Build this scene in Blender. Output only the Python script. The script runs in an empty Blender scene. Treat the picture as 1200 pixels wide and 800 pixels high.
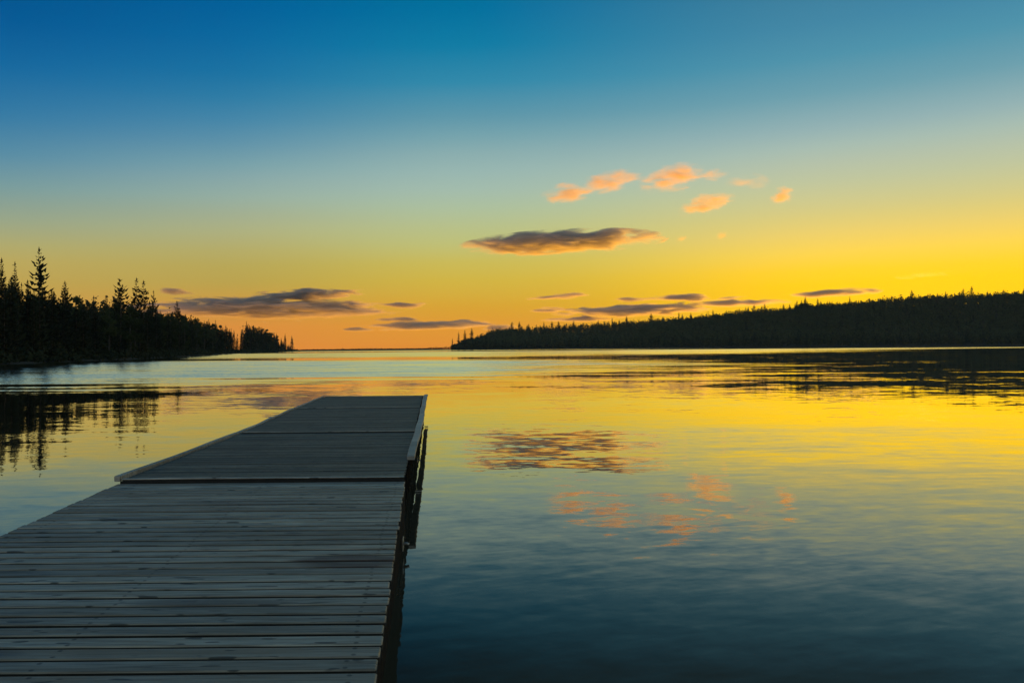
import bpy, bmesh, math, random
import numpy as np
from mathutils import Vector, Euler, Matrix

scene = bpy.context.scene
COL = scene.collection
R = math.radians

# ------------------------------------------------------------------ helpers
def link(o, parent=None):
    COL.objects.link(o)
    if parent is not None:
        o.parent = parent
    return o

def tag(o, label=None, cat=None, group=None, kind=None):
    if label: o['label'] = label
    if cat: o['category'] = cat
    if group: o['group'] = group
    if kind: o['kind'] = kind
    return o

def empty(name, loc=(0, 0, 0), rz=0.0):
    o = bpy.data.objects.new(name, None)
    o.location = loc
    o.rotation_euler = (0, 0, rz)
    o.empty_display_size = 0.5
    return link(o)

def mesh_from_faces(name, V, k, mat, smooth=False):
    """V: (n,k,3) array of separate k-gons -> one mesh"""
    V = np.asarray(V, dtype=np.float32)
    n = V.shape[0]
    me = bpy.data.meshes.new(name)
    me.vertices.add(n * k)
    me.vertices.foreach_set('co', V.reshape(-1))
    me.loops.add(n * k)
    me.loops.foreach_set('vertex_index', np.arange(n * k, dtype=np.int32))
    me.polygons.add(n)
    me.polygons.foreach_set('loop_start', np.arange(0, n * k, k, dtype=np.int32))
    me.polygons.foreach_set('loop_total', np.full(n, k, dtype=np.int32))
    me.update(calc_edges=True)
    me.materials.append(mat)
    return me

def grid_mesh(name, P, mat):
    """P: (a,b,3) lattice of points -> smooth sheet"""
    a, b, _ = P.shape
    vs = P.reshape(-1, 3).tolist()
    fs = []
    for i in range(a - 1):
        for j in range(b - 1):
            q = i * b + j
            fs.append((q, q + 1, q + b + 1, q + b))
    me = bpy.data.meshes.new(name)
    me.from_pydata(vs, [], fs)
    for p in me.polygons:
        p.use_smooth = True
    me.materials.append(mat)
    return me

class Nodes:
    """small expression builder for shader nodes"""
    def __init__(self, tree):
        self.t = tree
        tree.nodes.clear()
    def new(self, typ, **kw):
        n = self.t.nodes.new(typ)
        for k, v in kw.items():
            setattr(n, k, v)
        return n
    def put(self, sock, v):
        if isinstance(v, bpy.types.NodeSocket):
            self.t.links.new(v, sock)
        elif v is not None:
            sock.default_value = v
    def m(self, op, a, b=None, c=None, clamp=False):
        n = self.new('ShaderNodeMath', operation=op)
        n.use_clamp = clamp
        for i, v in enumerate((a, b, c)):
            self.put(n.inputs[i], v)
        return n.outputs[0]
    def add(self, a, b): return self.m('ADD', a, b)
    def sub(self, a, b): return self.m('SUBTRACT', a, b)
    def mul(self, a, b): return self.m('MULTIPLY', a, b)
    def smooth(self, v, lo, hi, a=0.0, b=1.0):
        n = self.new('ShaderNodeMapRange', interpolation_type='SMOOTHSTEP')
        for i, x in enumerate((v, lo, hi, a, b)):
            self.put(n.inputs[i], x)
        return n.outputs[0]
    def lin(self, v, lo, hi, a=0.0, b=1.0):
        n = self.new('ShaderNodeMapRange')
        for i, x in enumerate((v, lo, hi, a, b)):
            self.put(n.inputs[i], x)
        return n.outputs[0]
    def vm(self, op, a, b=None):
        n = self.new('ShaderNodeVectorMath', operation=op)
        self.put(n.inputs[0], a)
        if b is not None:
            self.put(n.inputs[1], b)
        return n.outputs[0]
    def xyz(self, v):
        n = self.new('ShaderNodeSeparateXYZ')
        self.put(n.inputs[0], v)
        return n.outputs
    def vec(self, x, y, z):
        n = self.new('ShaderNodeCombineXYZ')
        for i, v in enumerate((x, y, z)):
            self.put(n.inputs[i], v)
        return n.outputs[0]
    def noise(self, v, scale, detail=2.0, rough=0.5, dist=0.0):
        n = self.new('ShaderNodeTexNoise')
        self.put(n.inputs['Vector'], v)
        self.put(n.inputs['Scale'], scale)
        self.put(n.inputs['Detail'], detail)
        self.put(n.inputs['Roughness'], rough)
        self.put(n.inputs['Distortion'], dist)
        return n.outputs
    def ramp(self, fac, stops, interp='LINEAR'):
        n = self.new('ShaderNodeValToRGB')
        cr = n.color_ramp
        cr.interpolation = interp
        while len(cr.elements) > 1:
            cr.elements.remove(cr.elements[-1])
        cr.elements[0].position = stops[0][0]
        cr.elements[0].color = (*stops[0][1], 1)
        for p, c in stops[1:]:
            e = cr.elements.new(p)
            e.color = (*c, 1)
        self.put(n.inputs[0], fac)
        return n.outputs[0]
    def mix(self, fac, a, b, blend='MIX'):
        n = self.new('ShaderNodeMix', data_type='RGBA', blend_type=blend)
        self.put(n.inputs[0], fac)
        for s, v in ((n.inputs[6], a), (n.inputs[7], b)):
            if isinstance(v, (tuple, list)) and len(v) == 3:
                v = (*v, 1)
            self.put(s, v)
        return n.outputs[2]

def material(name):
    m = bpy.data.materials.new(name)
    m.use_nodes = True
    return m, Nodes(m.node_tree)

def surface(N, shader):
    o = N.new('ShaderNodeOutputMaterial')
    N.t.links.new(shader, o.inputs['Surface'])

def principled(N, color, rough=0.6, normal=None, **kw):
    p = N.new('ShaderNodeBsdfPrincipled')
    if isinstance(color, tuple) and len(color) == 3:
        color = (*color, 1)
    N.put(p.inputs['Base Color'], color)
    N.put(p.inputs['Roughness'], rough)
    if normal is not None:
        N.put(p.inputs['Normal'], normal)
    for k, v in kw.items():
        N.put(p.inputs[k.replace('_', ' ')], v)
    return p.outputs[0]

def srgb(r, g, b):
    def f(c):
        c /= 255.0
        return c / 12.92 if c <= 0.04045 else ((c + 0.055) / 1.055) ** 2.4
    return (f(r), f(g), f(b))

# ------------------------------------------------------------------ camera
ZC = 1.79
yaw, pitch, roll = 0.0, R(0.50), R(0.5)
fwd = Vector((math.sin(yaw) * math.cos(pitch), math.cos(yaw) * math.cos(pitch), math.sin(pitch)))
right = Vector((math.cos(yaw), -math.sin(yaw), 0))
up = right.cross(fwd)
r2 = right * math.cos(roll) - up * math.sin(roll)
u2 = up * math.cos(roll) + right * math.sin(roll)
cam = bpy.data.cameras.new('camera')
cam.sensor_width = 22.3
cam.lens = 18.0
cam.shift_x = 95 / 1200      # the picture is a crop: its optical axis runs along the dock
cam.clip_start = 0.05
cam.clip_end = 60000
co = link(bpy.data.objects.new('camera', cam))
co.matrix_world = Matrix(((r2.x, u2.x, -fwd.x, 0), (r2.y, u2.y, -fwd.y, 0), (r2.z, u2.z, -fwd.z, ZC), (0, 0, 0, 1)))
scene.camera = co

# ------------------------------------------------------------------ world
SUN_AZ, SUN_EL = 34.0, -7.0     # just set behind the ridge at the right
w = bpy.data.worlds.new('World')
scene.world = w
w.use_nodes = True
N = Nodes(w.node_tree)
tc = N.new('ShaderNodeTexCoord')
x, y, z = N.xyz(tc.outputs['Generated'])
el = N.mul(N.m('ARCSINE', N.m('MAXIMUM', N.m('MINIMUM', z, 1.0), -1.0)), 180 / math.pi)
t = N.m('SQRT', N.m('DIVIDE', N.m('MAXIMUM', el, 0.0), 90.0), clamp=True)
az = N.mul(N.m('ARCTAN2', x, y), 180 / math.pi)
def stops(L):
    return [(math.sqrt(max(e, 0) / 90.0), srgb(*c)) for e, c in L]
rl = N.ramp(t, stops([(0, (232, 140, 56)), (1.6, (220, 148, 62)), (4.1, (196, 164, 80)), (5.6, (190, 170, 95)), (6.6, (178, 172, 112)),
                      (8.1, (152, 166, 138)), (10.1, (118, 155, 158)), (12, (82, 138, 165)), (14.4, (46, 120, 164)), (17.2, (16, 102, 158)),
                      (19.9, (0, 86, 148)), (30, (4, 62, 108)), (55, (26, 66, 98)), (90, (36, 76, 106))]))
HIGH = [(32, (8, 74, 112)), (55, (26, 66, 98)), (90, (36, 76, 106))]
rk = N.ramp(t, stops([(0, (238, 142, 48)), (1.6, (232, 148, 52)), (3.2, (212, 158, 62)), (4.55, (192, 166, 76)), (5.7, (188, 170, 86)), (6.8, (185, 175, 105)),
                      (8.05, (178, 180, 130)), (9.2, (166, 178, 147)), (10.3, (154, 178, 164)), (11.5, (140, 171, 170)), (12.4, (124, 164, 171)), (13.7, (100, 150, 171)),
                      (15.2, (72, 137, 170)), (16.6, (48, 127, 167)), (18.1, (27, 117, 164)), (20.2, (9, 107, 161)), (22.2, (0, 98, 157))] + HIGH))
rm = N.ramp(t, stops([(0.00, (240, 144, 42)), (1.60, (238, 160, 38)), (2.91, (226, 170, 46)), (3.73, (220, 178, 58)), (4.71, (215, 185, 67)), (5.95, (207, 190, 88)),
                      (7.19, (195, 195, 120)), (8.41, (186, 195, 140)), (9.65, (175, 194, 160)), (10.85, (165, 190, 174)), (12.05, (154, 184, 178)), (13.25, (140, 175, 176)),
                      (14.35, (120, 165, 174)), (15.65, (95, 152, 171)), (17.85, (50, 138, 171)), (20.15, (14, 125, 165)), (22.25, (0, 114, 160))] + HIGH))
rr = N.ramp(t, stops([(0.00, (252, 186, 0)), (2.00, (251, 194, 0)), (3.07, (252, 198, 4)), (3.83, (254, 203, 16)), (4.71, (254, 207, 46)), (5.81, (247, 212, 86)),
                      (6.90, (238, 210, 110)), (7.95, (225, 208, 126)), (9.10, (210, 205, 145)), (10.15, (196, 201, 160)), (11.25, (184, 196, 171)), (12.25, (170, 191, 179)),
                      (13.35, (150, 180, 181)), (15.45, (110, 161, 175)), (17.55, (80, 148, 172)), (19.45, (68, 136, 166))] + HIGH))
rb = N.ramp(t, stops([(0, (164, 150, 146)), (4, (188, 170, 162)), (12, (180, 183, 176)), (30, (134, 163, 165)), (55, (78, 112, 124)), (90, (36, 76, 106))]))
c = N.mix(N.smooth(az, -33, -8), rl, rk)
c = N.mix(N.smooth(az, -15, 3), c, rm)
c = N.mix(N.smooth(az, 2, 27), c, rr)
# afterglow over the place where the sun went down
glow = N.mul(N.smooth(N.m('ABSOLUTE', N.sub(az, 34.0)), 26.0, 2.0), N.smooth(el, 9.0, 2.0))
c = N.mix(N.mul(glow, 0.34), c, (1.9, 1.05, 0.0))
away = N.m('ABSOLUTE', N.sub(az, 18.0))
away = N.m('MINIMUM', away, N.sub(360.0, away))
c = N.mix(N.smooth(away, 55, 135), c, rb)
sky = N.new('ShaderNodeTexSky', sky_type='NISHITA')
sky.sun_disc = False
sky.sun_elevation = R(SUN_EL)
sky.sun_rotation = R(SUN_AZ)
sky.air_density = 1.0
sky.dust_density = 2.0
b1 = N.new('ShaderNodeBackground'); N.put(b1.inputs[0], c); b1.inputs[1].default_value = 1.0
b2 = N.new('ShaderNodeBackground'); N.put(b2.inputs[0], sky.outputs[0]); b2.inputs[1].default_value = 0.05
ad = N.new('ShaderNodeAddShader')
N.t.links.new(b1.outputs[0], ad.inputs[0]); N.t.links.new(b2.outputs[0], ad.inputs[1])
wo = N.new('ShaderNodeOutputWorld')
N.t.links.new(ad.outputs[0], wo.inputs['Surface'])

sun = bpy.data.lights.new('sun', 'SUN')
sun.energy = 5.0
sun.angle = R(0.5)
sun.color = (1.0, 0.42, 0.02)
so = link(bpy.data.objects.new('sun', sun))
sd = Vector((math.sin(R(SUN_AZ)) * math.cos(R(SUN_EL)), math.cos(R(SUN_AZ)) * math.cos(R(SUN_EL)), math.sin(R(SUN_EL))))
so.rotation_euler = sd.to_track_quat('Z', 'Y').to_euler()
so.location = (0, 0, 50)

# ------------------------------------------------------------------ materials
def foliage_mat(name, c1, c2, c3, glow=0.0):
    m, N = material(name)
    geo = N.new('ShaderNodeNewGeometry')
    oi = N.new('ShaderNodeObjectInfo')
    n = N.noise(geo.outputs['Position'], 0.16, 3.0)[0]
    a = N.mix(N.smooth(n, 0.35, 0.65), c1, c2)
    a = N.mix(N.mul(geo.outputs['Random Per Island'], 0.6), a, c3)
    hs = N.new('ShaderNodeHueSaturation')
    N.put(hs.inputs['Value'], N.lin(oi.outputs['Random'], 0, 1, 0.7, 1.3))
    N.put(hs.inputs['Color'], a)
    sh = principled(N, hs.outputs[0], 0.8, Specular_IOR_Level=0.15)
    if glow:        # thin leaves let some light through
        tr = N.new('ShaderNodeBsdfTranslucent')
        N.put(tr.inputs['Color'], hs.outputs[0])
        mx = N.new('ShaderNodeMixShader'); mx.inputs[0].default_value = glow
        N.t.links.new(sh, mx.inputs[1]); N.t.links.new(tr.outputs[0], mx.inputs[2])
        sh = mx.outputs[0]
    surface(N, sh)
    return m
M_needle = foliage_mat('spruce_needles', (0.026, 0.036, 0.018), (0.038, 0.048, 0.022), (0.020, 0.028, 0.016))
M_leaf = foliage_mat('young_leaves', (0.045, 0.062, 0.022), (0.065, 0.08, 0.028), (0.035, 0.048, 0.022), 0.3)
M_canopy = foliage_mat('hillside_canopy', (0.115, 0.13, 0.05), (0.14, 0.15, 0.06), (0.075, 0.085, 0.045), 0.45)
def bark_mat(name, col, col2):
    m, N = material(name)
    tc = N.new('ShaderNodeTexCoord')
    mp = N.vm('MULTIPLY', tc.outputs['Object'], (6, 6, 1.5))
    n = N.noise(mp, 1.0, 4.0, 0.6)[0]
    surface(N, principled(N, N.mix(N.smooth(n, 0.4, 0.6), col, col2), 0.9))
    return m
M_bark = bark_mat('spruce_bark', (0.06, 0.045, 0.035), (0.12, 0.10, 0.08))
M_pale = bark_mat('aspen_bark', (0.09, 0.085, 0.075), (0.05, 0.045, 0.035))
def soil_mat():
    m, N = material('forest_floor')
    geo = N.new('ShaderNodeNewGeometry')
    n = N.noise(geo.outputs['Position'], 0.4, 4.0)[0]
    surface(N, principled(N, N.mix(n, (0.02, 0.022, 0.014), (0.05, 0.045, 0.032)), 0.95))
    return m
M_soil = soil_mat()

def water_mat():
    m, N = material('lake_water')
    geo = N.new('ShaderNodeNewGeometry')
    P = geo.outputs['Position']
    px, py, pz = N.xyz(P)
    # wind map: where breeze ruffles the lake
    warp = N.xyz(N.noise(N.vm('MULTIPLY', P, (0.012, 0.05, 0)), 1.0, 3.0, 0.6)[1])
    wx = N.add(px, N.mul(N.sub(warp[0], 0.5), 60.0))
    wy = N.add(py, N.mul(N.sub(warp[1], 0.5), N.m('MINIMUM', N.mul(py, 0.30), 120.0)))
    streak = N.noise(N.vm('MULTIPLY', P, (0.035, 0.30, 0)), 1.0, 4.0, 0.65)[0]
    st = N.mul(N.sub(streak, 0.5), 2.0)
    def patch(x0, y0, rx, ry, soft=0.5):
        a = N.m('POWER', N.m('DIVIDE', N.m('ABSOLUTE', N.sub(wx, x0)), rx), 2.0)
        b = N.m('POWER', N.m('DIVIDE', N.m('ABSOLUTE', N.sub(wy, y0)), ry), 2.0)
        return N.smooth(N.add(N.add(a, b), N.mul(st, 0.9)), 1.0, 1.0 - soft, 0.0, 1.0)
    ruf = None
    for p in WIND:
        q = patch(*p[:5])
        if p[5] != 1.0: q = N.mul(q, p[5])
        ruf = q if ruf is None else N.m('MAXIMUM', ruf, q)
    # calm water: long low undulation plus small ripples
    sep = lambda o: N.xyz(o[1])
    A = sep(N.noise(N.vm('MULTIPLY', P, (0.10, 0.22, 0)), 1.0, 4.0, 0.62, 0.4))
    B = sep(N.noise(N.vm('MULTIPLY', P, (0.85, 2.6, 0)), 1.0, 2.0, 0.5, 0.6))
    C = sep(N.noise(N.vm('MULTIPLY', P, (2.6, 4.6, 0)), 1.0, 3.0, 0.6))
    amod = N.noise(N.vm('MULTIPLY', P, (0.03, 0.10, 0)), 1.0, 2.0)[0]
    am = N.smooth(amod, 0.35, 0.68, 0.5, 1.5)
    D = sep(N.noise(N.vm('MULTIPLY', P, (5.5, 10.0, 0)), 1.0, 2.0, 0.5, 0.5))
    ex = N.add(N.mul(px, 0.94), N.mul(py, 0.34)); ey = N.sub(N.mul(py, 0.94), N.mul(px, 0.34))
    E_ = sep(N.noise(N.vec(N.mul(ex, 2.2), N.mul(ey, 13.0), 0.0), 1.0, 2.0, 0.5, 0.3))
    near = N.smooth(N.m('SQRT', N.add(N.mul(px, px), N.mul(py, py))), 4.0, 16.0, 1.0, 0.0)   # light air around the dock
    swell = N.smooth(py, 22.0, 70.0, 1.0, 2.3)
    def sl(i, s):
        a = N.mul(N.mul(N.sub(A[i], 0.5), 0.050 * s), swell)
        b = N.mul(N.mul(N.sub(B[i], 0.5), 0.040 * s), am)
        cn = N.sub(C[i], 0.5)
        cc = N.mul(cn, N.mul(am, N.add(N.mul(near, 0.018), 0.030 * s)))
        dd = N.mul(N.mul(N.sub(D[i], 0.5), N.mul(near, 0.030)), am)
        dd = N.add(dd, N.mul(N.mul(N.sub(E_[i], 0.5), N.mul(near, 0.032)), am))
        o = N.add(N.add(a, b), N.add(cc, dd))
        if i == 1:      # breeze from beyond: short waves lean this way
            o = N.sub(o, N.mul(ruf, N.add(N.mul(N.m('ABSOLUTE', cn), 0.22), 0.058)))
        else:
            o = N.add(o, N.mul(ruf, N.mul(cn, 0.4)))
        return o
    nrm = N.vm('NORMALIZE', N.vec(sl(0, 0.6), sl(1, 1.0), 1.0))
    fr = N.new('ShaderNodeFresnel'); fr.inputs['IOR'].default_value = 1.333
    N.put(fr.inputs['Normal'], nrm)
    fac = N.m('MINIMUM', N.m('MAXIMUM', N.sub(N.mul(fr.outputs[0], 1.80), 0.180), 0.01), 0.97)
    gl = N.new('ShaderNodeBsdfGlossy'); gl.inputs['Roughness'].default_value = 0.015
    gl.inputs['Color'].default_value = (1, 1, 1, 1); N.put(gl.inputs['Normal'], nrm)
    df = N.new('ShaderNodeBsdfDiffuse'); df.inputs['Color'].default_value = (0.080, 0.066, 0.042, 1)   # brown tannin water
    mx = N.new('ShaderNodeMixShader')
    N.put(mx.inputs[0], fac); N.t.links.new(df.outputs[0], mx.inputs[1]); N.t.links.new(gl.outputs[0], mx.inputs[2])
    surface(N, mx.outputs[0])
    return m
# x0, y0, rx, ry, softness, strength
WIND = [(-58, 92, 92, 62, 0.45, 1.0), (-10, 330, 190, 170, 0.5, 0.75), (150, 420, 190, 95, 0.3, 0.9), (60, 900, 400, 260, 0.4, 0.8)]
M_water = water_mat()

# ------------------------------------------------------------------ lake
bm = bmesh.new()
ring = [[], [], []]
c0 = bm.verts.new((0, 0, 0))
for k, rad in enumerate((60, 600, 3000)):
    for i in range(96):
        a = 2 * math.pi * i / 96
        ring[k].append(bm.verts.new((rad * math.cos(a), rad * math.sin(a), 0)))
for i in range(96):
    j = (i + 1) % 96
    bm.faces.new((c0, ring[0][i], ring[0][j]))
    for k in (0, 1):
        bm.faces.new((ring[k][i], ring[k + 1][i], ring[k + 1][j], ring[k][j]))
me = bpy.data.meshes.new('lake_water'); bm.to_mesh(me); bm.free(); me.materials.append(M_water)
tag(link(bpy.data.objects.new('lake_water', me)), 'calm lake water mirroring the sunset sky', kind='structure')

# ------------------------------------------------------------------ tree prototypes
def tube(bm, pts, radii, n=6):
    rings = []
    for i, (p, r) in enumerate(zip(pts, radii)):
        p = Vector(p)
        d = (Vector(pts[min(i + 1, len(pts) - 1)]) - Vector(pts[max(i - 1, 0)])).normalized()
        u = d.orthogonal().normalized(); v = d.cross(u)
        rings.append([bm.verts.new(p + (u * math.cos(2 * math.pi * k / n) + v * math.sin(2 * math.pi * k / n)) * r) for k in range(n)])
    for a, b in zip(rings[:-1], rings[1:]):
        for k in range(n):
            bm.faces.new((a[k], a[(k + 1) % n], b[(k + 1) % n], b[k]))
    bm.faces.new(rings[0][::-1]); bm.faces.new(rings[-1])

def bm_mesh(name, bm, mat, smooth=True):
    bmesh.ops.recalc_face_normals(bm, faces=bm.faces)
    me = bpy.data.meshes.new(name); bm.to_mesh(me); bm.free()
    me.materials.append(mat)
    if smooth:
        for p in me.polygons: p.use_smooth = True
    return me

def spruce(seed, h=16.0, wid=2.3, low=0.06, open_=0.0, whorl=0.42, quad=1.0, lift=0.0, power=0.85, gap=0.0):
    """trunk mesh and crown mesh of one spruce"""
    rg = np.random.default_rng(seed)
    bm = bmesh.new()
    bend = rg.normal(0, 0.12, 2)
    ts = [0, 0.25, 0.5, 0.75, 1.0]
    pts = [(bend[0] * math.sin(t * 3), bend[1] * math.sin(t * 2.4), t * h * 0.985) for t in ts]
    tube(bm, pts, [0.19, 0.15, 0.105, 0.06, 0.012], 7)
    Q = []
    zz = low * h
    while zz < h * 0.985:
        f = zz / h
        L0 = wid * (1 - f) ** power + 0.10
        tx = bend[0] * math.sin(f * 3); ty = bend[1] * math.sin(f * 2.4)
        nb = int(rg.integers(5, 8)) if f < 0.85 else 4
        a0 = rg.uniform(0, 6.28)
        for b in range(nb):
            if rg.random() < open_ + gap * f: continue
            a = a0 + b * 6.283 / nb + rg.normal(0, 0.25)
            L = L0 * rg.uniform(0.6, 1.2) * (1.25 if rg.random() < 0.1 else 1)
            rise = (0.75 * f - 0.25 + lift) * L * 0.7 + rg.normal(0, 0.05)
            d = np.array([math.cos(a), math.sin(a)])
            sd_ = np.array([-d[1], d[0]])
            segs = max(2, int(L / 0.5 * quad))
            for k in range(segs):
                t0, t1 = k / segs, (k + 1.35) / segs
                def pt(t):
                    droop = rise * t - 0.22 * L * t * (1 - t) * 2 + 0.10 * L * max(0, t - 0.7)
                    return np.array([tx + d[0] * L * t, ty + d[1] * L * t, zz + droop])
                p0, p1 = pt(t0), pt(min(t1, 1.12))
                wv = (0.30 + 0.42 * (1 - t0)) * min(1.0, L / 1.2) * rg.uniform(0.7, 1.3) / max(quad, 0.6) ** 0.5
                mid = p0 * 0.55 + p1 * 0.45
                s3 = np.array([sd_[0], sd_[1], rg.normal(0, 0.25)]) * wv * 0.62
                hang = np.array([0, 0, -0.14 * wv])
                Q.append([p0, mid + s3 + hang, p1, mid - s3 + hang])
                # hanging needles
                if rg.random() < 0.75:
                    dn = np.array([rg.normal(0, .12), rg.normal(0, .12), -rg.uniform(0.25, 0.6) * min(1, L)])
                    along = (p1 - p0) * 0.55
                    Q.append([p0 + (p1 - p0) * .1, p0 + along * .5 + dn * .6, p0 + along * .8 + dn, p1])
        zz += whorl * (1.15 - 0.55 * f) * rg.uniform(0.8, 1.2)
    # leader
    top = np.array([pts[-1][0], pts[-1][1], h])
    for k in range(5):
        a = k * 1.26
        o = np.array([math.cos(a), math.sin(a), 0]) * 0.09
        Q.append([top - [0, 0, 0.9], top - [0, 0, .5] + o * 1.5, top + [0, 0, .15], top - [0, 0, .5] - o])
    return bm, np.array(Q)

def leafy(seed, h=14.0, wid=2.6, n=1300, leaf=0.38):
    rg = np.random.default_rng(seed)
    bm = bmesh.new()
    tube(bm, [(0, 0, 0), (0.1, 0.05, h * .35), (0.0, 0.15, h * .62), (0.05, 0.1, h * .9)], [0.17, 0.13, 0.08, 0.02], 7)
    cl = []
    for k in range(15):
        f = rg.uniform(0.22, 0.97)
        a = rg.uniform(0, 6.28)
        rr_ = wid * math.sin(min(1, (f - 0.1) * 1.15) * 3.0) ** 0.7 * rg.uniform(0.25, 0.8) if f < 0.93 else 0.2
        c_ = np.array([math.cos(a) * rr_, math.sin(a) * rr_, f * h])
        cl.append((c_, rg.uniform(0.7, 1.35)))
        if k < 9:
            z0 = c_[2] - rr_ * 0.9
            tube(bm, [(0.04, 0.08, max(1.5, z0)), (c_[0] * .55, c_[1] * .55, (z0 + c_[2]) / 2 + .2), tuple(c_)], [0.06, 0.04, 0.012], 5)
    C = []
    for c_, r_ in cl:
        m_ = int(n / len(cl))
        v = rg.normal(0, 1, (m_, 3)); v /= np.linalg.norm(v, axis=1)[:, None]
        C.append(c_ + v * (rg.random((m_, 1)) ** 0.45) * r_ * [1, 1, 0.85])
    C = np.concatenate(C)
    return bm, leaf_quads(rg, C, leaf)

def leaf_quads(rg, C, size, flat=1.0):
    n = len(C)
    u = rg.normal(0, 1, (n, 3)) * [1, 1, flat]; u /= np.linalg.norm(u, axis=1)[:, None]
    v = np.cross(u, rg.normal(0, 1, (n, 3)) * [flat, flat, 1]); v /= np.linalg.norm(v, axis=1)[:, None] + 1e-6
    s = size * rg.uniform(0.6, 1.4, (n, 1))
    return np.stack([C - u * s * .6, C + v * s * .42, C + u * s * .6, C - v * s * .42], axis=1)

def proto(kind, **kw):
    bm, Q = (spruce if kind == 'spruce' else leafy)(**kw)
    return (bm_mesh('trunk', bm, M_bark if kind == 'spruce' else M_pale),
            mesh_from_faces('crown', Q, 4, M_needle if kind == 'spruce' else M_leaf), kw.get('h', 16.0))

SPR = [proto('spruce', seed=1, h=16, wid=2.3), proto('spruce', seed=2, h=16, wid=1.9, power=0.75),
       proto('spruce', seed=3, h=16, wid=2.7, open_=0.12), proto('spruce', seed=4, h=16, wid=2.1, low=0.16, open_=0.08),
       proto('spruce', seed=5, h=16, wid=2.5, low=0.1, power=0.7)]
OPEN = [proto('spruce', seed=11, h=16, wid=3.2, open_=0.38, whorl=0.75, lift=0.15, power=0.8),
        proto('spruce', seed=12, h=16, wid=2.6, open_=0.30, whorl=0.6, lift=0.05, power=0.7),
        proto('spruce', seed=13, h=16, wid=3.6, open_=0.42, whorl=0.8, lift=0.25, power=0.6, gap=0.1)]
LEAFY = [proto('leafy', seed=21, h=14.0), proto('leafy', seed=22, h=14.0, wid=3.1), proto('leafy', seed=23, h=14.0, wid=2.2)]

def plant(name, pr, X, Y, Z, h, wf, rz, label, cat, group=None):
    """one tree: an Empty at its foot, with its trunk and crown"""
    root = empty(name, (X, Y, Z), rz)
    s = h / pr[2]
    root.scale = (s * wf, s * wf, s)
    tag(root, label, cat, group)
    for nm, me in (('trunk', pr[0]), ('crown', pr[1])):
        link(bpy.data.objects.new(nm, me), root)
    return root

# ------------------------------------------------------------------ near wooded shore
SL = np.array([(-64, -40), (-60, 60), (-62, 126), (-66, 158), (-70, 215), (-110, 436), (-124, 536), (-160, 987), (-163, 1030)], float)
HP = np.array([(60, 14), (100, 14), (126, 15.6), (140, 15.4), (155, 14.7), (170, 13.7), (185, 13.6), (200, 14.5), (215, 15.3), (235, 16.1), (260, 16.6), (290, 15.7), (320, 16.2),
               (360, 17.2), (400, 18.0), (440, 18.5), (480, 18.5), (515, 17.7), (532, 17.0), (545, 16), (576, 14), (584, 16), (600, 20), (640, 22), (720, 22.5), (790, 19.5), (840, 15), (880, 10), (940, 7), (980, 6), (1030, 3)], float)
def shore_x(Y): return float(np.interp(Y, SL[:, 1], SL[:, 0]))
def bank_z(d): return 0.9 * (1 - math.exp(-max(d, 0) / 4.0)) + 0.012 * max(d, 0) if d > 0 else d * 0.2
def bank_w(Y): return float(np.interp(Y, [560, 620, 860, 1030], [110, 60, 45, 14]))
rows = []
for Y in np.concatenate([np.arange(-40, 560, 12), np.arange(560, 1035, 10)]):
    jx = 1.2 * math.sin(Y * 0.21) + 0.9 * math.sin(Y * 0.53 + 1)
    W = bank_w(Y)
    rows.append([(shore_x(Y) + jx - d, Y, bank_z(d)) for d in (-4, -1, 0.3, 1.5, 4, 8, 14, 25, W * .5 + 5, W + 10)])
tag(link(bpy.data.objects.new('wooded_bank', grid_mesh('wooded_bank', np.array(rows), M_soil))), 'low wooded bank along the lake', kind='structure')

rg = np.random.default_rng(7)
LAB_S = 'dark spruce standing in the dense wood along the nearer shore'
LAB_L = 'rounded leafy tree standing among the spruces of the nearer shore'
G_S, G_L = 'spruces of the nearer shore', 'leafy trees of the nearer shore'
def hprof(Y): return float(np.interp(Y, HP[:, 0], HP[:, 1]))
Y = 122.0
while Y < 990:
    step = float(np.interp(Y, [120, 200, 300, 600, 990], [3.6, 5.2, 7.6, 11.0, 14.0]))
    for row, (d, sc) in enumerate(((3.5, 0.86), (8.5, 0.98), (14.0, 1.0))):
        if Y > 560 and d > 3.6 and d > (Y - 560) * 0.13: continue
        if 549 < Y < 577: continue
        yy = Y + rg.uniform(-.4, .4) * step
        dd = d + rg.uniform(-1.5, 1.5)
        X = shore_x(yy) - dd
        h = hprof(yy) * sc * (rg.uniform(0.88, 0.98) if yy < 172 else rg.uniform(0.84, 1.02))
        leaf = rg.random() < (0.42 if (170 < yy < 215 or 240 < yy < 420 or 630 < yy < 800) else (0.15 if yy > 172 else 0.0))
        if leaf:
            plant('leafy_tree', LEAFY[rg.integers(0, 3)], X, yy, bank_z(dd) - .15, h * .96, rg.uniform(.9, 1.3), rg.uniform(0, 6.28), LAB_L, 'tree', G_L)
        else:
            plant('spruce_tree', SPR[rg.integers(0, 5)], X, yy, bank_z(dd) - .15, h, rg.uniform(.85, 1.25), rg.uniform(0, 6.28), LAB_S, 'tree', G_S)
    Y += step
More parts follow.
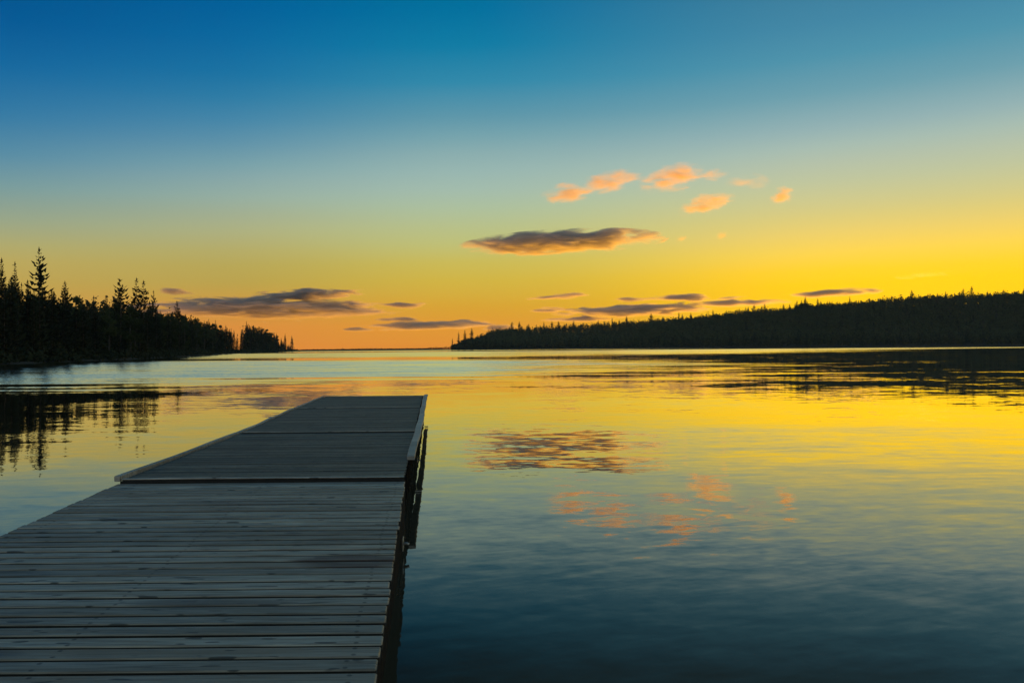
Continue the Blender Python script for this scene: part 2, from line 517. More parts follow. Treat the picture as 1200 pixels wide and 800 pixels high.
# trees that stand out against the sky
STAND = [(-70.3, 135.5, 16.6, SPR[1], 1.0, 'narrow spruce cut by the edge of the picture on the nearer shore'),
         (-70.4, 140, 16.5, SPR[3], 0.9, 'slim spruce with a pale sky gap beside it, next before the tallest one'),
         (-70.7, 149.5, 20.1, OPEN[0], 1.05, 'tallest ragged spruce with bare spreading branches rising alone above the wood'),
         (-71.4, 161.5, 15.0, SPR[4], 1.0, 'short pointed spruce just past the lone tall ragged spruce'),
         (-75.4, 200, 18.7, OPEN[2], 1.1, 'broad ragged spruce with a gappy top beside the twin spires'),
         (-77.5, 217.5, 20.5, OPEN[1], 1.0, 'first of the twin tall spruce spires above the nearer wood'),
         (-79.5, 228.5, 20.7, OPEN[1], 1.12, 'second of the twin tall spruce spires, with the fuller top'),
         (-82.9, 247, 19.3, OPEN[0], 0.9, 'lower spruce spire just behind the twin tall spires'),
         (-93.4, 303.5, 19.5, SPR[2], 1.15, 'lone spruce point in front of the long slate cloud'),
         (-132.7, 579, 15.6, SPR[1], 1.0, 'small spruce at the gap where the shore wood breaks'),
         (-135, 605, 22.3, SPR[0], 1.0, 'tallest spruce of the small clump beyond the gap in the wood'),
         (-153.8, 822, 18.3, SPR[3], 1.1, 'spruce at the outer end of the small clump beyond the gap'),
         (-161.9, 917, 19.2, SPR[1], 1.1, 'first of two small spruces at the tip of the nearer shore'),
         (-166.0, 984, 18.3, SPR[2], 1.1, 'last spruce at the very tip of the nearer shore')]
for X, Y, h, pr, wf, lab in STAND:
    plant('spruce_tree', pr, X, Y, bank_z(8) - .2, h, wf, Y * 1.7, lab, 'tree', 'standout spruces of the nearer shore')

# wood behind the first rows, one mass
def wood_quads(rg, X, Y, Z, h, kind, n, size, flat=1.0):
    """leaf clumps of many simple trees at once; kind 1 = conical"""
    out = []
    for x_, y_, z_, h_, k_ in zip(X, Y, Z, h, kind):
        if k_:
            f = 1 - rg.random(n) ** 0.65
            f = 0.08 + 0.92 * f
            r_ = (1 - f) ** 0.85 * h_ * 0.15 + 0.12
            a = rg.uniform(0, 6.28, n)
            q = np.stack([np.cos(a) * r_, np.sin(a) * r_, f * h_], 1)
        else:
            v = rg.normal(0, 1, (n, 3)); v /= np.linalg.norm(v, axis=1)[:, None]
            lob = rg.normal(0, 0.16, (4, 3))[rg.integers(0, 4, n)]
            v = (v * rg.uniform(0.65, 1.0, (n, 1)) + lob * 1.6)
            q = v * [h_ * .21, h_ * .21, h_ * .46] + [0, 0, h_ * .53]
        out.append(leaf_quads(rg, q + [x_, y_, z_], size, flat))
    return np.concatenate(out)
X_, Y_, Z_, H_, K_ = [], [], [], [], []
for Y in np.arange(40, 990, 5.0):
    if 546 < Y < 577: continue
    for d in np.arange(19, bank_w(Y), 6.0):
        if Y > 560 and d > (Y - 560) * 0.15: continue
        yy = Y + rg.uniform(-2, 2); dd = d + rg.uniform(-2, 2)
        X_.append(shore_x(yy) - dd); Y_.append(yy); Z_.append(bank_z(dd)); H_.append(hprof(yy) * rg.uniform(.78, .98)); K_.append(rg.random() < .6)
for Y in np.arange(40, 120, 4.0):      # edge of the wood outside the picture
    for d in (4, 9, 14):
        X_.append(shore_x(Y) - d); Y_.append(Y + rg.uniform(-1, 1)); Z_.append(bank_z(d)); H_.append(hprof(Y) * rg.uniform(.75, 1)); K_.append(rg.random() < .7)
V = wood_quads(rg, X_, Y_, Z_, H_, K_, 130, 0.85)
tag(link(bpy.data.objects.new('forest', mesh_from_faces('forest', V, 4, M_needle))), 'dense dark wood filling the bank behind the first trees', 'forest', kind='stuff')
# bushes along the waterline
C = []
for Y in np.arange(50, 1026, 0.9):
    d = rg.uniform(-0.6, 3.2)
    hh = rg.uniform(1.0, 3.2)
    v = rg.normal(0, 1, (34, 3)) * [1.0, 1.0, 0.42 * hh] * 0.55
    C.append(v + [shore_x(Y) - d - .6, Y, bank_z(d) + hh * .38 - .1])
V = leaf_quads(rg, np.concatenate(C), 0.5)
tag(link(bpy.data.objects.new('undergrowth', mesh_from_faces('undergrowth', V, 4, M_needle))), 'dark bushes crowding the waterline of the nearer shore', 'bushes', kind='stuff')

# ------------------------------------------------------------------ far wooded hillside
SR = np.array([(22, 905), (70, 960), (160, 960), (250, 880), (340, 800), (490, 755), (580, 710), (720, 620), (860, 520)], float)
SS = np.r_[0, np.cumsum(np.linalg.norm(np.diff(SR, axis=0), axis=1))]
SK = np.array([(0, 8), (30, 17), (60, 22.5), (120, 29.5), (180, 34.5), (240, 39), (300, 42.5), (360, 45), (420, 46.5), (480, 50), (540, 53.5), (600, 56.5), (660, 59), (720, 60), (1000, 62)], float)
def sstep(t):
    t = min(max(t, 0), 1); return t * t * (3 - 2 * t)
def shore_r(s, d):
    e = 45
    X = np.interp(s, SS, SR[:, 0]); Y = np.interp(s, SS, SR[:, 1])
    if s < 0: X, Y = SR[0] + (SR[1] - SR[0]) / SS[1] * s
    a, b = max(s - e, 0), min(s + e, SS[-1])
    tx = np.interp(b, SS, SR[:, 0]) - np.interp(a, SS, SR[:, 0]); ty = np.interp(b, SS, SR[:, 1]) - np.interp(a, SS, SR[:, 1])
    l = math.hypot(tx, ty)
    wob = 3.0 * math.sin(s * .045) + 1.6 * math.sin(s * .17)
    nx, ny = -ty / l, tx / l
    k = 1 - sstep((s - 60) / 120.0)          # at the point the land runs straight back from the water
    nx, ny = nx * (1 - k) + 0.06 * k, ny * (1 - k) + k
    l2 = math.hypot(nx, ny)
    return X + nx / l2 * (d + wob), Y + ny / l2 * (d + wob)
def hill_z(s, d):
    if d < 0: return d * .2
    H = max(float(np.interp(s, SK[:, 0], SK[:, 1])) - 11.5, 0)
    return min(d * .12, 1.0) + H * (0.35 * min(d / 170, 1) + .65 * sstep((d - 15) / 155)) + 1.2 * math.sin(s * .05 + d * .03) * min(d / 60, 1)
rows = []
for s in np.arange(0, 965, 14):
    q = min(1.0, 0.16 + s / 130)
    rows.append([(*shore_r(s, d * q if d > 4 else d), hill_z(s, d * q if d > 4 else d)) for d in (-8, -1, 1, 4, 10, 20, 35, 50, 70, 90, 110, 130, 150, 170, 200, 260)])
tag(link(bpy.data.objects.new('hillside', grid_mesh('hillside', np.array(rows), M_soil))), 'long wooded hillside across the lake', kind='structure')

X_, Y_, Z_, H_, K_, = [], [], [], [], []
for s in np.arange(2, 955, 4.6):
    for d in np.arange(3.5, 196, 5.4 if s < 760 else 9):
        if d > 26 + s * 1.6: continue
        s2 = s + rg.uniform(-2.2, 2.2); d2 = d + rg.uniform(-2.2, 2.2)
        x_, y_ = shore_r(s2, d2)
        X_.append(x_); Y_.append(y_); Z_.append(hill_z(s2, d2))
        con = rg.random() < (0.55 if d2 < 25 else 0.14)
        H_.append(rg.uniform(9.0, 12.3) * (1.05 if con else 1) * min(1.0, .34 + s2 / 42)); K_.append(con)
K_ = np.array(K_)
X_, Y_, Z_, H_ = map(np.array, (X_, Y_, Z_, H_))
lf = ~K_
V = wood_quads(rg, X_[lf], Y_[lf], Z_[lf], H_[lf], K_[lf], 92, 1.25, 0.65)
V2 = wood_quads(rg, X_[K_], Y_[K_], Z_[K_], H_[K_], K_[K_], 70, 1.15)
fo = link(bpy.data.objects.new('forest', mesh_from_faces('forest', V, 4, M_canopy)))
tag(fo, 'dull green rounded treetops covering the far hillside', 'forest', kind='stuff')
tag(link(bpy.data.objects.new('forest', mesh_from_faces('forest', V2, 4, M_needle))), 'dark conifers mixed through the far hillside wood', 'forest', kind='stuff')

# spruces that poke above the ridge: one light mesh per kind, trunk and crown together
def small_spruce(seed, wid, open_):
    bm, Q = spruce(seed, 16.0, wid, 0.1, open_, 0.55, 0.8, power=0.62)
    me = mesh_from_faces('spruce', Q, 4, M_needle)
    b2 = bmesh.new(); b2.from_mesh(me); 
    tmp = bm_mesh('trunk', bm, M_bark); b2.from_mesh(tmp)
    me2 = bpy.data.meshes.new('small_spruce'); b2.to_mesh(me2); b2.free()
    me2.materials.append(M_needle)
    return me2
SM = [small_spruce(31, 2.2, .05), small_spruce(32, 2.6, .15), small_spruce(33, 1.7, .1), small_spruce(34, 2.9, .2)]
LAB_R = 'thin dark spruce poking above the treetops of the far hillside'
def far_spruce(s, d, h, wf, k, lab, grp):
    x_, y_ = shore_r(s, d)
    o = link(bpy.data.objects.new('spruce_tree', SM[k]))
    o.location = (x_, y_, hill_z(s, d) - .3); o.rotation_euler = (0, 0, rg.uniform(0, 6.28))
    q = h / 16.0
    o.scale = (q * wf, q * wf, q)
    tag(o, lab, 'tree', grp)
s = 42.0
while s < 800:
    far_spruce(s + rg.uniform(-3, 3), rg.uniform(135, 178) if s > 90 else rg.uniform(20, 60), 13.8 + 7.2 * rg.random() ** 1.4, rg.uniform(0.9, 1.5), int(rg.integers(0, 4)), LAB_R, 'spruces on the far ridge')
    s += rg.choice([3, 5.5, 9, 13])
for s, d, h, k, lab in ((2, 4, 13, 2, 'first slender spruce at the tip of the far point'), (13, 5, 20, 2, 'second slender spruce at the tip of the far point, taller'),
                        (24, 9, 22, 0, 'bushier spruce third from the tip of the far point'), (36, 14, 24, 1, 'tall spruce where the far point meets its wood')):
    far_spruce(s, d, h, 1.1, k, lab, 'spruces at the tip of the far point')

# ------------------------------------------------------------------ low far shore between the two woods
rows = []
for i in range(46):
    X = -175 + i * 6.0
    Y0 = 1080 + 40 * math.sin(i * .13)
    rows.append([(X, Y0 + d, zz) for d, zz in ((-6, -.8), (0, .15), (6, .9), (25, 1.3), (90, 1.2))])
tag(link(bpy.data.objects.new('far_shore', grid_mesh('far_shore', np.array(rows), M_soil))), 'low flat shore closing the end of the lake', kind='structure')
C = []
for X in np.arange(-172, 92, .9):
    i = (X + 175) / 6
    Y0 = 1080 + 40 * math.sin(i * .13)
    hh = 0.8 + 1.6 * max(0, math.sin(X * .05) * .5 + math.sin(X * .017 + 1) * .5 + rg.normal(0, .25)) + 0.5
    C.append(rg.normal(0, 1, (16, 3)) * [1.2, 1.5, .28 * hh] + [X, Y0 + rg.uniform(4, 12), 1.0 + hh * .5])
tag(link(bpy.data.objects.new('undergrowth', mesh_from_faces('undergrowth', leaf_quads(rg, np.concatenate(C), .9), 4, M_needle))), 'low scrub on the flat shore at the end of the lake', 'scrub', kind='stuff')

# ------------------------------------------------------------------ dock
def wood_mat(name, base, dark, warm, pitch, y0, contrast, stain=None, rough=0.5, screws=None, spec=0.5, fleck=0.0):
    m, N = material(name)
    tcn = N.new('ShaderNodeTexCoord')
    P = tcn.outputs['Object']
    px, py, pz = N.xyz(P)
    idx = N.m('FLOOR', N.m('DIVIDE', N.sub(py, y0), pitch))
    wn = N.new('ShaderNodeTexWhiteNoise', noise_dimensions='1D')
    N.put(wn.inputs['W'], idx)
    wn2 = N.new('ShaderNodeTexWhiteNoise', noise_dimensions='1D')
    N.put(wn2.inputs['W'], N.add(idx, 77.3))
    sh = N.vec(N.add(px, N.mul(wn.outputs[0], 37.0)), py, pz)
    g = N.noise(N.vm('MULTIPLY', sh, (2.2, 70, 20)), 1.0, 5.0, 0.65, 0.4)[0]
    g2 = N.noise(N.vm('MULTIPLY', sh, (1.1, 9, 3)), 1.0, 3.0, 0.6, 0.8)[0]
    col = N.mix(N.smooth(g, 0.36, 0.62), dark, base)
    col = N.mix(N.mul(N.smooth(g2, 0.42, 0.72), 0.55), col, warm)
    # per plank weathering
    v = N.lin(wn.outputs[0], 0, 1, 1 - contrast, 1 + contrast)
    hs = N.new('ShaderNodeHueSaturation')
    N.put(hs.inputs['Color'], col); N.put(hs.inputs['Value'], v)
    col = N.mix(N.mul(N.m('GREATER_THAN', wn2.outputs[0], 0.72), 0.4), hs.outputs[0], warm)
    # knots and dark specks
    k = N.noise(N.vm('MULTIPLY', sh, (5.5, 22, 5)), 1.0, 1.0, 0.5)[0]
    col = N.mix(N.mul(N.smooth(k, 0.665, 0.71), 0.8), col, (0.012, 0.011, 0.010))
    pa = N.noise(N.vm('MULTIPLY', P, (0.9, 1.6, 1)), 1.0, 4.0, 0.6)[0]
    col = N.mix(N.mul(N.smooth(pa, 0.5, 0.75), 0.5), col, dark)
    if stain:
        for sx, sy, rx, ry, c_, st in stain:
            a = N.m('POWER', N.m('DIVIDE', N.sub(px, sx), rx), 2.0)
            b = N.m('POWER', N.m('DIVIDE', N.sub(py, sy), ry), 2.0)
            e = N.add(N.add(a, b), N.mul(N.sub(g2, 0.5), 1.6))
            col = N.mix(N.mul(N.smooth(e, 1.0, 0.2), st), col, c_)
    if screws:
        fy = N.sub(N.m('FRACT', N.m('DIVIDE', N.sub(py, y0), pitch)), 0.5)
        fy = N.mul(N.sub(N.m('ABSOLUTE', fy), 0.25), pitch)
        best = None
        for sx in screws:
            d2 = N.m('ABSOLUTE', N.sub(px, N.add(sx, N.mul(N.sub(wn2.outputs[0], 0.5), 0.03))))
            best = d2 if best is None else N.m('MINIMUM', best, d2)
        dd = N.m('SQRT', N.add(N.mul(best, best), N.mul(fy, fy)))
        col = N.mix(N.mul(N.smooth(dd, 0.016, 0.006), 0.8), col, (0.03, 0.022, 0.018))
    if fleck:
        fl = N.noise(N.vm('MULTIPLY', P, (26, 60, 20)), 1.0, 3.0, 0.7)[0]
        col = N.mix(N.mul(N.smooth(fl, 0.50, 0.66), fleck), col, (0.03, 0.026, 0.02))
    bp = N.new('ShaderNodeBump')
    bp.inputs['Strength'].default_value = 0.5
    bp.inputs['Distance'].default_value = 0.003
    N.put(bp.inputs['Height'], g)
    surface(N, principled(N, col, N.lin(g2, 0.3, 0.7, rough - .1, rough + .15), bp.outputs[0], Specular_IOR_Level=spec))
    return m
PITCH = 0.150
M_plank = wood_mat('weathered_planks', (0.39, 0.36, 0.30), (0.14, 0.13, 0.11), (0.24, 0.18, 0.125), PITCH, 0.0, 0.42,
                   [(-0.50, 5.25, 0.46, 0.21, (0.055, 0.026, 0.016), .95), (-2.3, 6.6, 0.5, 0.10, (0.05, 0.05, 0.05), .6), (-2.1, 3.7, .35, .10, (0.05, .05, .05), .6), (-1.2, 4.4, .5, .09, (0.07, 0.05, .04), .6), (-2.6, 5.0, .4, .12, (0.06, .05, .04), .5), (-1.5, 7.3, 1.1, .16, (0.09, .065, .05), .6), (-0.9, 3.2, .3, .08, (.05, .045, .04), .5)], 0.5, (-3.0, -1.68, -0.36))
M_slat = wood_mat('dark_slats', (0.19, 0.168, 0.125), (0.065, 0.057, 0.045), (0.15, 0.105, 0.068), 0.1, 0.0, 0.45, None, 0.65, None, 0.4, 0.7)
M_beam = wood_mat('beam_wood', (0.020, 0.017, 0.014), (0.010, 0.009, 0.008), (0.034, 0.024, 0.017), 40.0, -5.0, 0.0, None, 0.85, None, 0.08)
M_rail = wood_mat('pale_rail_wood', (0.42, 0.41, 0.38), (0.16, 0.155, 0.145), (0.30, 0.25, 0.20), 2.4, -0.7, 0.2, None, 0.5)
def plain(name, col, rough, metal=0.0):
    m, N = material(name)
    tcn = N.new('ShaderNodeTexCoord')
    n = N.noise(tcn.outputs['Object'], 9.0, 4.0, 0.6)[0]
    c2 = tuple(v * .55 for v in col)
    surface(N, principled(N, N.mix(N.smooth(n, .35, .65), c2, col), rough, Metallic=metal))
    return m
M_float = plain('float_plastic', (0.016, 0.016, 0.017), 0.6)
M_metal = plain('galvanised_metal', (0.42, 0.42, 0.41), 0.45, 0.8)
M_side_shade = plain('plank_side_shade', (0.022, 0.020, 0.017), 0.9)
M_seam_shade = plain('seam_shade', (0.012, 0.012, 0.012), 0.8)  # near-black strips that paint in the shade of the open seams

def bevelled(bm, off):
    bmesh.ops.bevel(bm, geom=list(bm.edges), offset=off, segments=1, affect='EDGES')

def box(bm, x0, x1, y0, y1, z0, z1, skew=0.0, dz=0.0):
    """box whose y1 end is raised by dz"""
    vs = [bm.verts.new(p) for p in ((x0, y0, z0), (x1, y0 + skew, z0), (x1, y1 + skew, z0 + dz), (x0, y1, z0 + dz),
                                    (x0, y0, z1), (x1, y0 + skew, z1), (x1, y1 + skew, z1 + dz), (x0, y1, z1 + dz))]
    for f in ((3, 2, 1, 0), (4, 5, 6, 7), (0, 1, 5, 4), (1, 2, 6, 5), (2, 3, 7, 6), (3, 0, 4, 7)):
        bm.faces.new([vs[i] for i in f])

dock = empty('dock', (-1.65, 0, 0))
tag(dock, 'long weathered wooden floating dock running out over the calm lake', 'dock')
def dpart(name, bm, mat, label=None, parent=dock, bevel=0.0, smooth=False):
    if bevel: bevelled(bm, bevel)
    me = bm_mesh(name, bm, mat, smooth)
    if name == 'deck_section':      # gap shade painted as dark colour on plank sides and undersides
        me.materials.append(M_side_shade)
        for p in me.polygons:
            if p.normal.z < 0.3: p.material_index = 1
    o = bpy.data.objects.new(name, me)
    link(o, parent)
    # meshes are written in world coordinates
    o.matrix_parent_inverse = Matrix.Translation(dock.location).inverted() if parent is dock else Matrix()
    if label: o['label'] = label
    return o
rd = random.Random(5)
def deck(y0, y1, xl0, xl1, xr0, xr1, zt0, zt1, pitch, gap, jz, thick=0.04):
    bm = bmesh.new()
    n = int(round((y1 - y0) / pitch))
    for i in range(n):
        a = y0 + (y1 - y0) * i / n
        b = y0 + (y1 - y0) * (i + 1) / n
        t_ = (i + .5) / n
        g = gap * rd.uniform(.8, 1.3)
        zt = zt0 + (zt1 - zt0) * t_ + rd.uniform(-jz, jz)
        bow = rd.uniform(-.5, .5) * jz
        box(bm, xl0 + (xl1 - xl0) * t_ + rd.uniform(-.008, .008), xr0 + (xr1 - xr0) * t_ + rd.uniform(-.008, .008),
            a + g / 2, b - g / 2, zt - thick, zt, rd.uniform(-.002, .002))
    return bm
Y0 = round(-2.0 / PITCH) * PITCH
Y1 = Y0 + round((8.36 - Y0) / PITCH) * PITCH
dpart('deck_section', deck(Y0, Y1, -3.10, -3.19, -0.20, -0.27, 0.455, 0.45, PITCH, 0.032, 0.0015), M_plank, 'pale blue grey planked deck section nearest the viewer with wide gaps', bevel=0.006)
S2, S3, S4, S5 = Y1 + 0.05, 13.15, 18.55, 23.2
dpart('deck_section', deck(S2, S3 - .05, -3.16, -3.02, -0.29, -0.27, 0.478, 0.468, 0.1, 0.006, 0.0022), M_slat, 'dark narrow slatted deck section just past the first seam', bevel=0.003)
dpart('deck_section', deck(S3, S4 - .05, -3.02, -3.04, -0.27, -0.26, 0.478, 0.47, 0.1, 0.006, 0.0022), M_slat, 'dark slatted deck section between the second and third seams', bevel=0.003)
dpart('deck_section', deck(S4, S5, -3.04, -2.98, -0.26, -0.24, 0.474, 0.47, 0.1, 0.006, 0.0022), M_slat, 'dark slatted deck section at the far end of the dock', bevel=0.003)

# end boards and seams
def wavy_strip(x0, x1, y, wd, z0, z1, amp, seed):
    bm = bmesh.new()
    r_ = random.Random(seed); ph = [r_.uniform(0, 6) for _ in range(3)]
    n = 24; vs = []
    for i in range(n + 1):
        xx = x0 + (x1 - x0) * i / n
        dz = amp * (math.sin(xx * 1.7 + ph[0]) + .5 * math.sin(xx * 4.1 + ph[1]))
        vs.append([bm.verts.new(p) for p in ((xx, y, z0), (xx, y + wd, z0), (xx, y + wd, z1 + dz), (xx, y, z1 + dz))])
    for a, b in zip(vs[:-1], vs[1:]):
        for k in range(4):
            bm.faces.new((a[k], a[(k + 1) % 4], b[(k + 1) % 4], b[k]))
    bm.faces.new(vs[0][::-1]); bm.faces.new(vs[-1])
    return bm
dpart('seam_shade_strip', wavy_strip(-3.17, -0.29, Y1 + .008, .03, .38, .470, .002, 1), M_seam_shade, bevel=0.0)
dpart('end_board', wavy_strip(-3.165, -0.285, S2 - .012, .05, .482, .490, .003, 2), M_rail, 'pale worn board capping the raised edge of the second section')
dpart('seam_shade_strip', wavy_strip(-3.02, -0.27, S3 - .046, .04, .38, .470, .002, 3), M_seam_shade)
dpart('end_board', wavy_strip(-3.01, -0.27, S3 + .004, .05, .485, .492, .003, 4), M_rail)
dpart('seam_shade_strip', wavy_strip(-3.03, -0.26, S4 - .046, .04, .38, .468, .002, 5), M_seam_shade)
dpart('end_board', wavy_strip(-3.03, -0.26, S4 + .004, .06, .481, .488, .002, 6), M_rail)
bm = bmesh.new(); box(bm, -3.0, -0.22, S5 + .004, S5 + .045, .24, .482)
dpart('end_board', bm, M_rail, 'pale board closing the far end of the dock', bevel=.004)

# pale curbs along the left and right edges
def curb(x, y0, y1, wd, z0, z1, sag, seed, dx=0.0, lift0=0.0):
    bm = bmesh.new(); r_ = random.Random(seed); n = 12; vs = []
    ph = r_.uniform(0, 6)
    for i in range(n + 1):
        t_ = i / n
        yy = y0 + (y1 - y0) * t_
        zz = sag * math.sin(t_ * math.pi) + lift0 * (1 - t_) + .003 * math.sin(t_ * 9 + ph)
        xx = x + dx * t_ + .006 * math.sin(t_ * 5 + ph)
        vs.append([bm.verts.new(p) for p in ((xx, yy, z0 + zz), (xx + wd, yy, z0 + zz), (xx + wd, yy, z1 + zz), (xx, yy, z1 + zz))])
    for a, b in zip(vs[:-1], vs[1:]):
        for k in range(4):
            bm.faces.new((a[k], a[(k + 1) % 4], b[(k + 1) % 4], b[k]))
    bm.faces.new(vs[0][::-1]); bm.faces.new(vs[-1])
    return bm
dpart('edge_rail', curb(-3.245, S2 - .02, S3 - .08, .055, .44, .498, -.008, 1, .13, .022), M_rail, 'pale left edge rail bent up at its near end', bevel=.006)
dpart('edge_rail', curb(-3.115, S3 + .0, 16.0, .06, .44, .494, -.008, 2, .0), M_rail, bevel=.006)
dpart('edge_rail', curb(-3.115, 16.06, S4 - .07, .06, .44, .492, -.006, 3, -.01), M_rail, bevel=.006)
dpart('edge_rail', curb(-3.115, S4 + .0, S5, .06, .44, .492, -.006, 4, .05), M_rail, bevel=.006)
dpart('edge_rail', curb(-0.295, 9.8, S3 - .1, .095, .475, .522, .004, 5, .03), M_rail, 'broad pale right edge rail starting partway along the second section', bevel=.006)
dpart('edge_rail', curb(-0.262, S3 + .03, 16.0, .10, .47, .512, .004, 6, .02), M_rail, bevel=.006)
dpart('edge_rail', curb(-0.242, 16.06, S4 - .08, .10, .47, .518, .002, 7, .01), M_rail, bevel=.006)
dpart('edge_rail', curb(-0.232, S4 + .03, 21.6, .10, .47, .518, .002, 8, .02), M_rail, bevel=.006)
dpart('edge_rail', curb(-0.212, 21.66, S5, .10, .47, .516, .002, 9, .01), M_rail, bevel=.006)

# side beams, posts and floats below the deck
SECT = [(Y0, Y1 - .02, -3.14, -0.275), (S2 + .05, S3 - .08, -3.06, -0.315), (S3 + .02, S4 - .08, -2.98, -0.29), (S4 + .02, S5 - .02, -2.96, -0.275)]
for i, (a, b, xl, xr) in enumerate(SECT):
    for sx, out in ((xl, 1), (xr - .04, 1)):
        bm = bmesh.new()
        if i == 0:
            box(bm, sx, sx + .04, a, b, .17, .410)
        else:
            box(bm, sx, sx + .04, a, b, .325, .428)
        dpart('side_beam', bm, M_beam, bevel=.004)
        if i == 0:
            bm = bmesh.new(); box(bm, sx + .004, sx + .036, a, b, -.06, .145)
            dpart('lower_rail', bm, M_beam, bevel=.004)
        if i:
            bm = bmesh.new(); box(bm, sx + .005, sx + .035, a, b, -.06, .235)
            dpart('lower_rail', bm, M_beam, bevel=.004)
            k = a + .3
            while k < b - .1:
                bm = bmesh.new(); box(bm, sx - .02, sx + .062, k, k + .09, .02, .322)
                dpart('post', bm, M_beam, bevel=.004)
                k += rd.uniform(.3, .75)
    n = 4 if i == 0 else 3
    for k in range(n):
        y_a = a + (b - a) * (k + .08) / n; y_b = a + (b - a) * (k + (.92 if i == 0 else .6)) / n
        for x_a, x_b in ((xl + .07, xl + .85), (xr - .85, xr - .07)):
            bm = bmesh.new(); box(bm, x_a, x_b, y_a, y_b, -.18, .14 if i else .155)
            bmesh.ops.bevel(bm, geom=list(bm.edges), offset=.04, segments=3, affect='EDGES')
            dpart('float', bm, M_float)
# brackets with a pin on the right side
for yy, zc_ in ((7.2, .10), (15.0, .2)):
    bm = bmesh.new()
    box(bm, -0.262, -0.254, yy - .08, yy + .08, zc_ - .05, zc_ + .05)
    br = dpart('bracket', bm, M_metal, bevel=.002)
    bm = bmesh.new()
    tube(bm, [(-.254, yy, zc_), (-.225, yy, zc_), (-.205, yy, zc_ - .008)], [.014, .013, .012], 8)
    p = dpart('pin', bm, M_metal, parent=br, smooth=True)

# ------------------------------------------------------------------ evening haze over the lake
m, N = material('haze')
N.t.nodes.clear()
pv = N.new('ShaderNodeVolumePrincipled')
pv.inputs['Color'].default_value = (0.90, 0.88, 0.86, 1)
pv.inputs['Density'].default_value = 0.00006
pv.inputs['Anisotropy'].default_value = 0.0
o_ = N.new('ShaderNodeOutputMaterial')
N.t.links.new(pv.outputs[0], o_.inputs['Volume'])
bm = bmesh.new(); box(bm, -3100, 3100, -3100, 3100, -1.5, 100)
tag(link(bpy.data.objects.new('haze', bm_mesh('haze', bm, m, False))), 'thin evening haze lying over the whole lake', 'haze', kind='stuff')

# ------------------------------------------------------------------ clouds
def cloud_mat(name, dens, col, aniso, thr, nscale, flat=2.6, soft=0.45, edge=1.0, detail=5.0):
    m, N = material(name)
    m.node_tree.nodes.clear()
    N = Nodes(m.node_tree)
    tcn = N.new('ShaderNodeTexCoord')
    geo = N.new('ShaderNodeNewGeometry')
    O = tcn.outputs['Object']
    wp = N.vm('MULTIPLY', geo.outputs['Position'], (1.0, 1.0, flat))
    n = N.noise(wp, nscale, detail, 0.58, 0.5)
    ox, oy, oz = N.xyz(O)
    # flat-based lens: lower half tighter than the upper half
    oz2 = N.m('MAXIMUM', oz, N.mul(oz, -1.45))
    r_ = N.m('SQRT', N.add(N.add(N.mul(ox, ox), N.mul(oy, oy)), N.mul(oz2, oz2)))
    v = N.sub(N.add(N.mul(N.sub(n[0], 0.5), 2.2), thr), N.mul(r_, edge))
    d = N.mul(N.smooth(v, 0.0, soft), dens)
    p = N.new('ShaderNodeVolumePrincipled')
    N.put(p.inputs['Color'], (*col, 1))
    N.put(p.inputs['Density'], d)
    N.put(p.inputs['Anisotropy'], aniso)
    o = N.new('ShaderNodeOutputMaterial')
    N.t.links.new(p.outputs[0], o.inputs['Volume'])
    try: m.cycles.volume_step_rate = 0.35
    except Exception: pass
    return m
CM = {'dark': cloud_mat('slate_cloud', 0.040, (0.72, 0.70, 0.68), 0.45, 0.95, 0.0034, 4.2, 0.85, 1.0, 3.0),
      'far': cloud_mat('far_slate_cloud', 0.020, (0.72, 0.68, 0.66), 0.5, 0.80, 0.0020, 6.0, 0.55),
      'peach': cloud_mat('peach_cloud', 0.0125, (0.95, 0.72, 0.34), 0.45, 0.92, 0.009, 3.0, 0.95),
      'thin': cloud_mat('thin_peach_cloud', 0.0058, (0.95, 0.72, 0.34), 0.45, 0.92, 0.010, 3.0, 0.95),
      'wisp': cloud_mat('bright_wisp', 0.0010, (0.98, 0.97, 0.95), 0.5, 0.66, 0.005, 4.0)}
def puff_mesh(mat):
    bm = bmesh.new(); bmesh.ops.create_icosphere(bm, subdivisions=3, radius=1.0)
    return bm_mesh('cloud', bm, mat)
PUFF = {k: puff_mesh(m) for k, m in CM.items()}
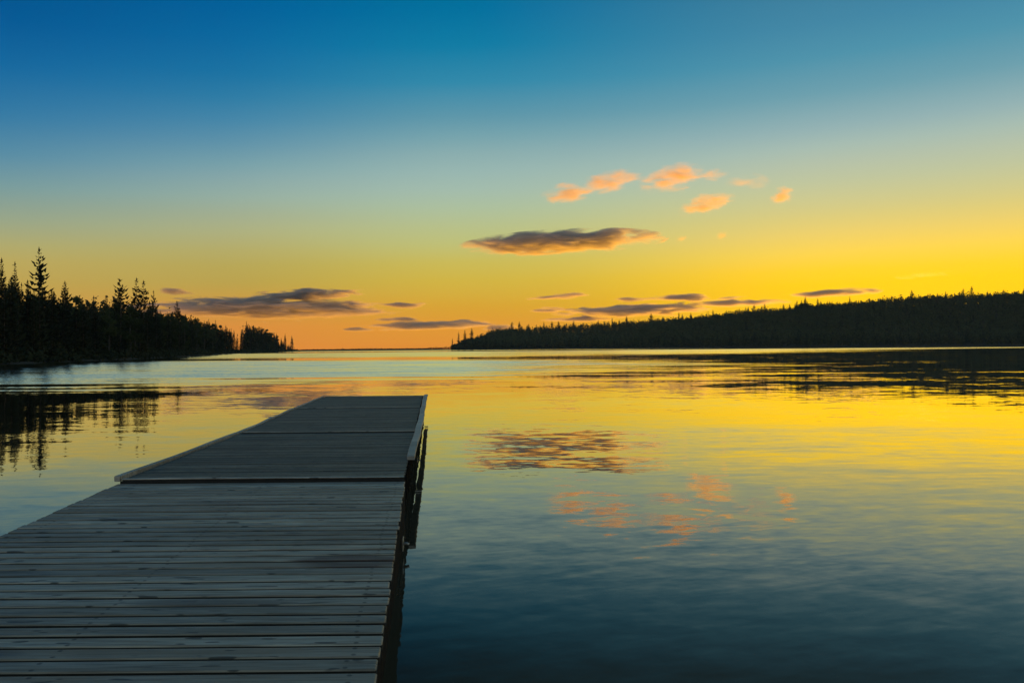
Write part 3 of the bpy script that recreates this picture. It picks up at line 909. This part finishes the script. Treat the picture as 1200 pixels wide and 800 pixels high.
# x, y, z of the centre, half length, half height, tilt, kind, label
CLOUDS = [
 (1243, 7913, 1002, 908, 114, 1.5, 'dark', 'large slate cloud with a glowing orange underside alone above the lake'),
 (886, 5338, 985, 150, 55, 8, 'peach', 'peach cloud at the start of the high row, long and low'),
 (1099, 5069, 1006, 178, 54, 11, 'peach', 'peach cloud second in the high row, rising to a rounded end'),
 (1473, 4944, 1002, 176, 64, 8, 'peach', 'brightest and tallest peach cloud in the middle of the high row'),
 (1684, 4867, 1002, 70, 32, 0, 'thin', 'faint small peach puff joined to the end of the brightest high cloud'),
 (1955, 5054, 1002, 111, 42, -6, 'thin', 'soft faded peach cloud near the end of the high row'),
 (1960, 5853, 1002, 178, 58, 9, 'peach', 'peach cloud hanging alone just below the high row'),
 (2380, 5575, 1002, 72, 49, 20, 'peach', 'small round peach puff that ends the high row'),
 (2337, 7677, 1002, 55, 32, 0, 'thin', 'tiny peach fleck above the ridge, the larger of two'),
 (2652, 7522, 1002, 54, 31, 10, 'thin', 'tiny peach fleck above the ridge, the higher of two'),
 (-2095, 13842, 905, 829, 122, 3, 'far', 'upper slate lobe with an orange tip over the nearer shore'),
 (-2759, 13725, 662, 1843, 205, 0, 'far', 'longest slate cloud bank low over the nearer shore'),
 (-4163, 13367, 951, 276, 76, 0, 'far', 'small slate cloud just above the long bank and the spruces'),
 (-457, 13993, 730, 361, 79, 0, 'far', 'short orange grey cloud between the long bank and the lone large cloud'),
 (31, 14000, 385, 1026, 94, 1, 'far', 'long thin slate streak low over the open end of the lake'),
 (-1222, 13947, 330, 284, 43, 0, 'far', 'thin dark sliver at the low end of the slate streak'),
 (-589, 13988, 495, 372, 57, 0, 'far', 'small slate streak lying just on top of the long thin one'),
 (2226, 13822, 855, 498, 72, 2, 'far', 'slim cloud with an orange end, upper of two above the hillside tip'),
 (1994, 13857, 630, 289, 58, 0, 'far', 'short dark sliver, lower of two above the hillside tip'),
 (3399, 13581, 594, 1129, 125, 1, 'far', 'broad grey cloud resting on the hillside treetops'),
 (3281, 13610, 765, 315, 66, 0, 'far', 'small hazy cloud on the near shoulder of the broad grey one'),
 (3997, 13417, 790, 411, 71, -1, 'far', 'small dark cloud on the crest of the broad grey one'),
 (4776, 13160, 680, 699, 91, 0, 'far', 'thin dark cloud trailing along the ridge past the broad grey one'),
 (2438, 13786, 466, 519, 58, 0, 'far', 'flat pale cloud strip touching the treetops of the hillside'),
 (6140, 12582, 785, 525, 78, 2, 'far', 'lone brown cloud in the brightest yellow sky over the ridge'),
 (7142, 12041, 992, 417, 62, 4, 'wisp', 'bright yellow wisp in the glow above the ridge'),
 (1119, 13955, 338, 325, 80, -2, 'far', 'pale mauve puff low beside the tip of the far hillside'),
]
for X, Y, Z, L, H, tilt, kind, lab in CLOUDS:
    o = link(bpy.data.objects.new('cloud', PUFF[kind]))
    o.location = (X, Y, Z)
    a = math.atan2(X, Y)
    o.rotation_euler = Euler((0, R(-tilt), -a), 'XYZ')
    o.scale = (L * {'far': 1.30, 'dark': 1.14}.get(kind, 1.25), max(L * .6, H * 1.8), H * {'peach': 1.55, 'thin': 1.55, 'dark': 1.04}.get(kind, 1.22))
    tag(o, lab, 'cloud', 'sunset clouds')

# ------------------------------------------------------------------ render settings
scene.view_settings.view_transform = 'Standard'
scene.view_settings.look = 'None'
scene.view_settings.exposure = 0.0
scene.view_settings.gamma = 1.0
scene.view_settings.use_curve_mapping = False
cy = scene.cycles
cy.use_denoising = True
try: cy.denoiser = 'OPENIMAGEDENOISE'
except Exception: pass
cy.max_bounces = 8
cy.diffuse_bounces = 4
cy.glossy_bounces = 3
cy.volume_bounces = 4
cy.volume_step_rate = 0.5
cy.volume_max_steps = 256
cy.sample_clamp_indirect = 4.0
